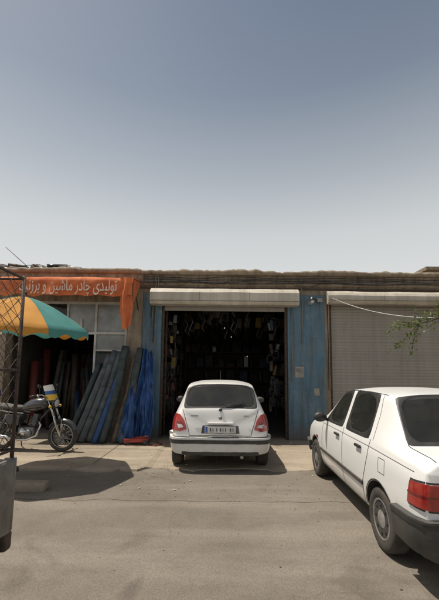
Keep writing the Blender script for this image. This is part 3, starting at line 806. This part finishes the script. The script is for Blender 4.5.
snap_patch(d, bvh, [[(-.86,.43,.50),(-.84,.1,.51),(-.6,0,.51),(.6,0,.51),(.84,.1,.51),(.86,.43,.50)], [(-.86,.43,.53),(-.84,.1,.545),(-.6,0,.55),(.6,0,.55),(.84,.1,.545),(.86,.43,.53)]], 60, 2, .055, .006, 3)
for s in (1, -1):
    snap_patch(d, bvh, [[(s*.38,0,.62),(s*.70,0,.62),(s*.83,.16,.63),(s*.83,.23,.63)], [(s*.38,0,.80),(s*.70,0,.80),(s*.83,.16,.80),(s*.83,.20,.80)]], 24, 6, .003, .014, 1)
    snap_patch(d, bvh, [[(s*.38,0,.705),(s*.70,0,.705),(s*.83,.16,.705),(s*.83,.22,.705)], [(s*.38,0,.72),(s*.70,0,.72),(s*.83,.16,.72),(s*.83,.22,.72)]], 24, 2, .017, .003, 13)
    snap_patch(d, bvh, [[(s*.40,0,.635),(s*.60,0,.635)], [(s*.40,0,.69),(s*.60,0,.69)]], 8, 2, .017, .003, 6)
    snap_patch(d, bvh, [[(s*.40,0,.735),(s*.60,0,.735)], [(s*.40,0,.785),(s*.60,0,.785)]], 8, 2, .017, .003, 5)
    snap_line(d, bvh, [(s*.37,0,.61),(s*.70,0,.61),(s*.83,.16,.62),(s*.83,.24,.62),(s*.83,.21,.81),(s*.83,.16,.81),(s*.70,0,.81),(s*.37,0,.81)], .014, 3, .004)
    snap_patch(d, bvh, [[(s*.85,1.17,.46),(s*.85,2.86,.46)], [(s*.85,1.17,.50),(s*.85,2.86,.50)]], 30, 2, .002, .012, 2)
    snap_line(d, bvh, [(s*.77,1.84,.95),(s*.83,1.84,.6),(s*.8,1.84,.25)], .009, 3)
    snap_line(d, bvh, [(s*.77,2.75,.92),(s*.83,2.78,.6),(s*.8,2.75,.25)], .009, 3)
    snap_line(d, bvh, [(s*.77,1.02,.95),(s*.81,1.05,.78),(s*.83,1.12,.62),(s*.83,1.18,.5),(s*.8,1.2,.25)], .009, 3)
    snap_line(d, bvh, [(s*.60,1.07,1.40),(s*.68,1.0,1.2),(s*.78,.97,.95)], .006, 3)
    snap_line(d, bvh, [(s*.60,1.0,1.42),(s*.62,1.8,1.43),(s*.60,2.3,1.38)], .012, 3)
    snap_line(d, bvh, [(s*.80,1.2,.25),(s*.80,2.75,.25)], .008, 3)
    snap_line(d, bvh, [(s*.82,.18,.87),(s*.82,1.0,.885),(s*.82,1.8,.885),(s*.82,2.75,.88)], .005, 3)
    d.box((s*.816, 1.28, .835), (.028, .15, .03), 3, None, .008); d.box((s*.816, 2.02, .835), (.028, .15, .03), 3, None, .008)
    d.ball((s*.88, 2.55, .98), (.095, .05, .07), 3); d.tube([(s*.76, 2.58, .94), (s*.86, 2.56, .96)], .022, 3)
    snap_patch(d, bvh, [[(s*.78,3.0,.62),(s*.82,3.1,.62)], [(s*.82,3.0,.65),(s*.82,3.1,.65)]], 3, 2, .001, .008, 5)
    snap_patch(d, bvh, [[(s*.36,3.95,.52),(s*.70,3.9,.52)], [(s*.36,3.95,.66),(s*.70,3.9,.66)]], 8, 4, .002, .01, 6)
    snap_patch(d, bvh, [[(s*.86,3.5,.3),(s*.80,3.85,.3),(0,4.0,.3)], [(s*.86,3.5,.48),(s*.80,3.85,.48),(0,4.0,.48)]], 24, 4, .02, .03, 2)
    for y in (.80, 3.2): wheel(d, (s*.715, y, .275), s, .278, 7, 8, 9, .165, 8)
    for yc in (.80, 3.2):
        snap_line(d, bvh, [(s*.82, yc+.335*math.cos(t*math.pi/14), .28+.335*math.sin(t*math.pi/14)) for t in range(0, 15)], .012, 9, .004)
for y in (.80, 3.2): d.tube([(-.7, y, .27), (.7, y, .27)], .03, 9)
snap_line(d, bvh, [(-.66,.5,.99),(-.66,.2,.97),(-.64,.07,.90),(-.36,.0,.66),(.36,.0,.66),(.64,.07,.90),(.66,.2,.97),(.66,.5,.99)], .009, 3)
snap_patch(d, bvh, [[(-.30,0,.64),(.30,0,.64)], [(-.30,0,.78),(.30,0,.78)]], 8, 3, .001, .003, 12)
d.box((0,.035,.71),(.5,.012,.105),4,None,.003)
snap_line(d, bvh, [(-.82,.66,.70),(-.82,.79,.70),(-.82,.79,.83),(-.82,.66,.83),(-.82,.66,.70)], .005, 3)
d.tube([(.0,.84,1.42),(.0,.7,1.58)], .003, 3, 5)
d.tube([(-.35,.1,.22),(-.35,.8,.22)], .025, 11); d.box((-.1,.4,.27),(.6,.3,.12),9,None,.04)
d.box((0,2.3,.40),(1.2,2.9,.04),9)
seats(d, [(1.3,.52),(2.15,.52)], 10); d.box((0,.78,.93),(1.15,.35,.02),10); d.box((0,2.85,.82),(1.3,.3,.18),9,None,.05)
d.lathe([(.17,-.012),(.185,0),(.17,.012),(.155,0)], (-.36,2.58,.88), (0,-1,.5), 9, 20, True, (1,1), True)
d.ball((0,2.4,1.31), (.12,.015,.035), 3)
d.done(sd_)

# ------------------------------------------------------------------ motorcycle (x forward)
mc = empty('motorcycle', (-4.28, 7.2, .045), (0,0,R(-7)))
m_mcp = M('moto_paint', (.03,.035,.045), (.05,.05,.055), rough=.25, coat=.8)
m_chr = M('moto_chrome', (.6,.6,.6), (.4,.4,.38), rough=.2, metal=1)
m_eng = M('moto_engine', (.2,.2,.2), (.1,.1,.095), rough=.45, metal=.6)
d = B('motorcycle_body', [m_mcp, m_chr, m_eng, m_rub, m_black, m_seat, m_yellow, m_red, m_clear, m_tarpb])
def mwheel(cx, r=.30):
    c = V((cx, 0, r))
    d.lathe([(r-.075,-.03),(r-.05,-.048),(r-.015,-.038),(r,0),(r-.015,.038),(r-.05,.048),(r-.075,.03)], c, (0,1,0), 3, 40, True, (1,1), True)
    d.lathe([(r-.085,-.028),(r-.07,-.03),(r-.07,.03),(r-.085,.028),(r-.08,0)], c, (0,1,0), 1, 36, True, (1,1), True)
    d.lathe([(.001,-.06),(.05,-.06),(.07,-.03),(.07,.03),(.05,.06),(.001,.06)], c, (0,1,0), 2, 18)
    for k in range(28):
        t = 2*math.pi*k/28; t2 = t+(.35 if k % 2 else -.35); s = .04 if (k//2) % 2 else -.04
        d.tube([c+V((.06*math.cos(t), s, .06*math.sin(t))), c+V(((r-.078)*math.cos(t2), 0, (r-.078)*math.sin(t2)))], .003, 1, 4)
mwheel(0); mwheel(1.27)
for s in (1, -1):
    d.tube([(1.27, s*.085, .30), (1.16, s*.085, .56), (1.12, s*.085, .68)], .026, 1, 10)
    d.tube([(1.14, s*.085, .62), (1.0, s*.085, .96)], .02, 1, 10)
    d.tube([(0, s*.1, .30), (.22, s*.11, .33), (.48, s*.08, .36)], .02, 4)
    d.tube([(.02, s*.13, .32), (.16, s*.13, .70)], .014, 1)
    d.tube([(.03+i*.006, s*.13, .36+i*.015) for i in range(16)], [.03 if i % 2 else .024 for i in range(16)], 4, 10)
    d.tube([(.99, s*.02, 1.0), (.99, s*.12, 1.03), (.96, s*.26, 1.09), (.84, s*.36, 1.07)], .012, 1)
    d.tube([(.9, s*.325, 1.08), (.80, s*.39, 1.06)], .019, 4)
    d.tube([(.92, s*.27, 1.09), (.93, s*.29, 1.22)], .006, 4); d.ball((.93, s*.31, 1.25), (.015, .055, .038), 4)
    d.tube([(1.0, s*.12, 1.05), (1.0, s*.3, 1.02)], .007, 1, 5)
    d.lathe([(.02,0),(.03,.02),(.02,.05)], (1.06, s*.17, .86), (1,0,0), 6, 10)
    d.tube([(-.02, s*.13, .78), (.2, s*.12, .74), (.5, s*.1, .72)], .014, 1)
    d.box((.30, s*.13, .60), (.28, .03, .18), 0, (0, 8, 0), .012)
    d.tube([(.42, s*.1, .30), (.42, s*.2, .30)], .014, 4)
d.tube([(.98, 0, 1.0), (1.02, 0, .84), (.80, 0, .62), (.62, 0, .34), (.40, 0, .32), (.36, 0, .6), (.2, 0, .72)], .022, 4)
d.tube([(1.0, 0, .88), (.7, 0, .78), (.1, 0, .74)], .022, 4)
T = [(.42,.07,.07,.78),(.48,.11,.10,.82),(.60,.135,.13,.86),(.75,.14,.135,.89),(.88,.11,.11,.90),(.96,.05,.06,.90)]
d.ring_surf([[V((x, w*math.cos(t*math.pi/8), z+h*math.sin(t*math.pi/8)*(1 if t < 8 else .7))) for t in range(16)] for x, w, h, z in T], 0)
d.lathe([(.03,0),(.03,.015),(.001,.018)], (.72,0,1.02), (0,0,1), 1, 14)
T = [(-.22,.09,.03,.86),(-.15,.12,.05,.86),(.05,.13,.055,.84),(.25,.13,.05,.82),(.42,.10,.045,.82),(.48,.06,.03,.83)]
d.ring_surf([[V((x, w*math.cos(t*math.pi/8), z+h*math.sin(t*math.pi/8))) for t in range(16)] for x, w, h, z in T], 5)
d.box((.56, 0, .36), (.34, .2, .2), 2, None, .03)
for i in range(7): d.box((.66+i*.008, 0, .49+i*.025), (.15, .15, .010), 2, (0,12,0))
d.box((.70, 0, .60), (.1, .1, .22), 2, (0,12,0), .01); d.lathe([(.001,0),(.08,0),(.075,.03),(.001,.035)], (.50,-.1,.36), (0,-1,0), 1, 20)
d.lathe([(.001,0),(.075,0),(.07,.03),(.001,.035)], (.62,-.1,.34), (0,-1,0), 2, 20)
d.tube([(.76,-.03,.6),(.86,-.08,.5),(.80,-.12,.3),(.6,-.15,.22),(.3,-.16,.24)], .02, 1, 10); d.tube([(.32,-.16,.24),(.25,-.17,.26),(-.25,-.18,.33)], [.02,.038,.042], 1, 12)
def fender(cx, a0, a1, mi, r=.335):
    P = []
    for i in range(17):
        t = R(a0+(a1-a0)*i/16); P.append([V((cx+(r-.012*(k*k))*math.cos(t), k*.028, .30+(r-.012*(k*k))*math.sin(t))) for k in (-2,-1,0,1,2)])
    d.grid(P, mi)
fender(1.27, 25, 150, 0); fender(0, 30, 175, 0, .36)
d.tube([(1.27,.07,.3),(1.27,.06,.62)], .008, 1); d.tube([(1.27,-.07,.3),(1.27,-.06,.62)], .008, 1)
d.lathe([(.03,-.1),(.075,-.06),(.095,0),(.095,.03)], (1.09,0,.92), (1,0,-.1), 4, 22); d.lathe([(.088,.028),(.06,.042),(.001,.05)], (1.09,0,.92), (1,0,-.1), 8, 22)
P = []
for i in range(9):
    f = i/8; row = []
    for k in range(11):
        g = (k-5)/5; w = .17-.05*f
        row.append(V((1.13-.12*g*g-.13*f, g*w, .98+.30*f-.03*g*g*f)))
    P.append(row)
d.grid(P, lambda i, k: 6 if i < 3 else (9 if i < 5 else 8))
d.box((1.02,0,1.03),(.06,.2,.08),4,(0,-20,0),.015)
d.box((-.30,0,.72),(.04,.12,.08),7,None,.015); d.box((-.37,0,.58),(.01,.18,.12),8,(0,15,0))
for s in (-.1,0,.1): d.tube([(-.2,s,.93),(-.45,s,.95)], .008, 1, 5)
d.tube([(-.45,-.12,.95),(-.45,.12,.95)], .008, 1, 5); d.box((-.33,0,1.06),(.28,.3,.2),9,None,.04)
d.tube([(.3,.12,.3),(.22,.3,.01)], .012, 4)
d.tube([(1.05,-.05,.95),(1.15,-.12,.75),(1.2,-.1,.5),(1.25,-.07,.34)], .006, 4, 5)
d.done(mc)

# ------------------------------------------------------------------ parasol
def cloth(name, c):
    m, nt, bs = base(name)
    L(nt, ramp(nt, nz(nt, coord(nt), 4), [(.35, c), (.7, tuple(x*.78 for x in c))]), bs.inputs['Base Color'])
    bs.inputs['Roughness'].default_value = .8
    tl = nt.nodes.new('ShaderNodeBsdfTranslucent'); tl.inputs[0].default_value = (*c, 1)
    mx = nt.nodes.new('ShaderNodeMixShader'); mx.inputs[0].default_value = .35
    L(nt, bs.outputs[0], mx.inputs[1]); L(nt, tl.outputs[0], mx.inputs[2]); L(nt, mx.outputs[0], nt.nodes['Material Output'].inputs[0])
    return m
par = empty('beach_umbrella', (-3.32, 5.85, 0), (0,0,0))
b = B('canopy', [cloth('cloth_orange', (.66,.31,.05)), cloth('cloth_teal', (.09,.31,.29)), cloth('cloth_cream', (.68,.58,.38)), m_steel, m_rust])
Rr = 1.06; zt, zr = 2.80, 2.28
seq = {0: 0, 1: 1, 2: 2, 3: 0, 4: 1, 5: 2, 6: 1, 7: 0}
for p in range(8):
    a0 = R(-88+45*p)
    P = []
    for i in range(17):
        g = i/16; a = a0+R(45)*g; w = 1-4*(g-.5)**2
        row = []
        for k in range(11):
            f = k/10; rr = Rr*f*(1-.06*w*f); row.append(V((rr*math.cos(a), rr*math.sin(a), zt-(zt-zr)*f**1.5-.05*w*f*(1-f)*2+.012*noise.noise(V((rr*4*math.cos(a), rr*4*math.sin(a), p))))))
        e = row[-1]; row.append(V((e.x*1.01, e.y*1.01, e.z-.10-.03*math.sin(g*math.pi*4))))
        P.append(row)
    b.grid(P, lambda i, k, q=seq[p]: q)
    b.tube([(Rr*f*math.cos(a0), Rr*f*math.sin(a0), zt-.012-(zt-zr)*f**1.5) for f in [k/8 for k in range(9)]], .007, 3, 5)
    b.tube([(.02*math.cos(a0), .02*math.sin(a0), 2.25), (.5*math.cos(a0), .5*math.sin(a0), zt-.02-(zt-zr)*.35)], .005, 3, 5)
b.tube([(0,0,0),(0,0,zt+.06)], .018, 4); b.ball((0,0,zt+.06), (.03,.03,.03), 4)
b.lathe([(.001,.12),(.04,.12),(.13,.04),(.14,0)], (0,0,.0), (0,0,1), 4, 20)
b.done(par, rot=(R(3), R(3), 0))

# ------------------------------------------------------------------ pickup truck with mesh cage, beside the photographer
tr = empty('pickup_truck', (-1.275, 2.3, 0), (0,0,R(-1)))
m_tp = M('truck_paint', (.20,.185,.16), (.12,.105,.09), scale=7, rough=.5)
b = B('bed_and_cage', [m_rust, m_tp, m_rub, m_steel, m_redd, m_glass, m_dark])
x0, x1, y0, y1 = -1.6, 0, -2.2, 0
bx(b, x0+.03, x1-.03, y0, y1-.03, .60, .66, 1)
for x in (x0, x1-.04): b.box((x+.02, (y0+y1)/2, .83), (.05, y1-y0, .44), 1, None, .02)
b.box(((x0+x1)/2, y1+.0, .83), (x1-x0-.06, .045, .42), 1, None, .012); b.box(((x0+x1)/2, y0, .83), (x1-x0-.06, .045, .42), 1, None, .012)
b.tube([(x1-.03, y1, .62), (x1-.03, y1+.005, 1.05)], .035, 1, 12)
b.box((x1-.09, y1+.03, .78), (.08, .03, .15), 4, None, .012); b.box((x0+.09, y1+.03, .78), (.08, .03, .15), 4, None, .012)
b.box(((x0+x1)/2, y1+.08, .52), (x1-x0-.1, .08, .12), 0, None, .02)
b.box(((x0+x1)/2, -1.8, .5), (.8, 3.9, .12), 6)
for x in (x0+.02, (x0+x1)/2, x1-.02):
    for y in (y0, (y0+y1)/2, y1): b.tube([(x, y, 1.0), (x, y, 2.22)], .011, 0)
for z in (1.1, 1.6, 2.2):
    b.tube([(x0,y0,z),(x1-.02,y0,z),(x1-.02,y1,z),(x0,y1,z),(x0,y0,z)], .009, 0)
def clip(p, q, lo, hi):
    d_ = q-p; ta, tb = (lo-p.x)/d_.x, (hi-p.x)/d_.x
    if ta > tb: ta, tb = tb, ta
    ta, tb = max(0, ta), min(1, tb)
    return (p+d_*ta, p+d_*tb) if tb > ta+.02 else None
for k in range(-12, 32):
    for dr in (1, -1):
        t0 = k*.1
        c_ = clip(V((x0+t0, y1, 1.1)), V((x0+t0+dr*1.1, y1, 2.2)), x0, x1-.02)
        if c_: b.tube(c_, .002, 0, 4)
        c_ = clip(V((y0+t0, 0, 1.1)), V((y0+t0+dr*1.1, 0, 2.2)), y0, y1)
        if c_: b.tube([(x1-.02, c_[0].x, c_[0].z), (x1-.02, c_[1].x, c_[1].z)], .002, 0, 4)
for x in (x0+.12, x1-.14):
    for y in (-.75, -3.35): wheel(b, (x, y, .31), 1 if x > -.8 else -1, .31, 2, 3, 6, .19)
b.box((-.8, -2.95, 1.0), (1.58, 1.3, .75), 1, None, .08, 3)
b.box((-.8, -2.85, 1.58), (1.5, 1.1, .5), 1, None, .09, 3, (.92, .8))
b.box((-.05, -2.9, 1.55), (.02, .7, .3), 5); b.box((-1.55, -2.9, 1.55), (.02, .7, .3), 5); b.box((-.8, -3.36, 1.55), (1.25, .02, .3), 5, (-8,0,0))
b.box((-.8, -3.85, .82), (1.5, .75, .42), 1, None, .08, 3); b.box((-.8, -4.24, .55), (1.55, .1, .16), 3, None, .02)
b.done(tr)

# ------------------------------------------------------------------ tree at right
def leafmat():
    m, nt, bs = base('leaves')
    oi = nt.nodes.new('ShaderNodeNewGeometry')
    c = ramp(nt, oi.outputs['Random Per Island'], [(0, (.05,.085,.02)), (.5, (.11,.15,.035)), (1, (.20,.22,.06))])
    L(nt, c, bs.inputs['Base Color']); bs.inputs['Roughness'].default_value = .55
    tl = nt.nodes.new('ShaderNodeBsdfTranslucent'); L(nt, c, tl.inputs[0])
    mx = nt.nodes.new('ShaderNodeMixShader'); mx.inputs[0].default_value = .35
    L(nt, bs.outputs[0], mx.inputs[1]); L(nt, tl.outputs[0], mx.inputs[2]); L(nt, mx.outputs[0], nt.nodes['Material Output'].inputs[0])
    return m
tree = empty('mulberry_tree')
m_bark = M('bark', (.12,.09,.065), (.06,.045,.035), scale=12, rough=.9, bump=.6, bscale=30, st=(3,3,.5))
bt = B('trunk_and_limbs', [m_bark]); lf = B('leaves', [leafmat()])
base_ = V((5.3, 5.1, 0))
bt.tube([base_, base_+V((.03,0,.8)), base_+V((-.02,.05,1.8)), base_+V((.05,.05,2.6))], [.15,.12,.105,.09], 0, 12)
def leaf(p, s):
    n_ = V((random.gauss(0,1), random.gauss(0,1), random.gauss(.5,1))).normalized(); a, c = frame_from(n_)
    t = random.uniform(0, 6.28); u = a*math.cos(t)+c*math.sin(t); w = n_.cross(u)
    lf.bm.faces.new([lf.bm.verts.new(q) for q in (p, p+u*s*.35+w*s*.28, p+u*s+n_*s*.1, p+u*s*.35-w*s*.28)])
def branch(p, d, l, r, dep, ls=.07):
    pts = [p]; q = p.copy(); dd = d.normalized()
    for i in range(5):
        dd = (dd+V((random.gauss(0,.16), random.gauss(0,.16), random.gauss(-.02,.12)))).normalized(); q = q+dd*l/5
        if q.x < 4.0: q.x = 4.0+random.uniform(0,.1)
        pts.append(q.copy())
    bt.tube(pts, [r*(1-.75*i/5) for i in range(6)], 0, 6)
    if dep == 0:
        for k in range(34):
            i = random.randint(1, 5); leaf(pts[i]+V((random.gauss(0,.08), random.gauss(0,.08), random.gauss(0,.06))), ls*random.uniform(.6, 1.3))
        return
    for k in range(4):
        i = random.randint(2, 5)
        branch(pts[i], (dd+V((random.gauss(0,.6), random.gauss(0,.6), random.gauss(.1,.5)))), l*.6, r*.45, dep-1, ls)
for k in range(8):
    a = k*.8; branch(base_+V((.03,.05,2.2+.06*k)), V((math.cos(a)*.8+.2, math.sin(a)*.8, .9)), 1.2, .05, 2)
p = base_+V((0,0,1.9)); pts = [p, V((4.6,5.1,2.45)), V((3.9,5.1,2.52)), V((3.3,5.1,2.44)), V((2.9,5.12,2.33))]
bt.tube(pts, [.035,.028,.02,.013,.008], 0, 6)
for q, dv, l in ((pts[3], (-1,0,.2), .5), (pts[3], (-1,-.1,-.1), .55), (pts[3], (-.9,.2,-.5), .5), (pts[4], (-1,.1,-.15), .48), (pts[4], (-1,-.3,.12), .42), (pts[3], (-.2,0,-1), .42), (pts[4], (-.8,0,-.75), .46), (pts[4], (-.3,.1,-.9), .42), (pts[3], (-.3,0,.5), .25), (pts[3], (.1,0,-.8), .35)):
    d_ = V(dv).normalized(); e = [q+d_*l*i/4+V((0,0,-.06*(i/4)**2)) for i in range(5)]
    bt.tube(e, [.007,.006,.005,.004,.003], 0, 5)
    for k in range(30):
        i = random.uniform(.3, 3.99); j = int(i); c_ = e[j].lerp(e[j+1], i-j)
        leaf(c_+V((random.gauss(0,.03), random.gauss(0,.04), random.gauss(0,.028))), random.uniform(.04,.085))
bt.done(tree); lf.done(tree, recalc=False)
b = B('overhead_wire', [m_cablew])
b.tube([(2.62, FY-.2, 3.42)]+sag((2.75, FY-.3, 3.35), (4.6, 5.2, 2.6), .28, 18), .008, 0, 6); b.done()

# ------------------------------------------------------------------ light, sky, camera
sv = V((-.36, .06, .93)).normalized()
el = math.asin(sv.z); az = math.atan2(sv.x, sv.y)
su = bpy.data.lights.new('sun', 'SUN'); su.energy = 4.9; su.angle = R(.5); su.color = (1,.93,.82)
so = bpy.data.objects.new('sun', su); scene.collection.objects.link(so); so.rotation_euler = (-sv).to_track_quat('-Z', 'Y').to_euler(); so.location = (0,0,20)
w = bpy.data.worlds.new('World'); scene.world = w; w.use_nodes = True; nt = w.node_tree
sk = nt.nodes.new('ShaderNodeTexSky'); sk.sky_type = 'NISHITA'; sk.sun_disc = False; sk.sun_elevation = el; sk.sun_rotation = az
sk.air_density = 1.0; sk.dust_density = 4.0; sk.ozone_density = 1.0; sk.altitude = 1100
tc = nt.nodes.new('ShaderNodeTexCoord'); zz = sep(nt, tc.outputs['Generated'])[2]
tinted = mixc(nt, 1.0, sk.outputs[0], (1.05,1.0,.86), 'MULTIPLY')
haze = ramp(nt, zz, [(.20, .92), (.36, .74), (.50, .40), (.64, .13), (.80, 0)])
col = mixc(nt, haze, tinted, (7.6,7.7,7.5))
bg = nt.nodes['Background']; bg.inputs[1].default_value = .1
L(nt, col, bg.inputs[0])
cam = bpy.data.cameras.new('camera'); co = bpy.data.objects.new('camera', cam); scene.collection.objects.link(co)
cam.sensor_fit = 'VERTICAL'; cam.sensor_height = 24; cam.lens = 355/600*24; cam.shift_y = .058; cam.clip_end = 5000; cam.clip_start = .05
co.location = (0,0,1.6); co.rotation_euler = (Matrix.Rotation(R(96),3,'X')@Matrix.Rotation(R(.6),3,'Z')).to_euler()
scene.camera = co
scene.view_settings.view_transform = 'Standard'; scene.view_settings.look = 'None'; scene.view_settings.exposure = 0
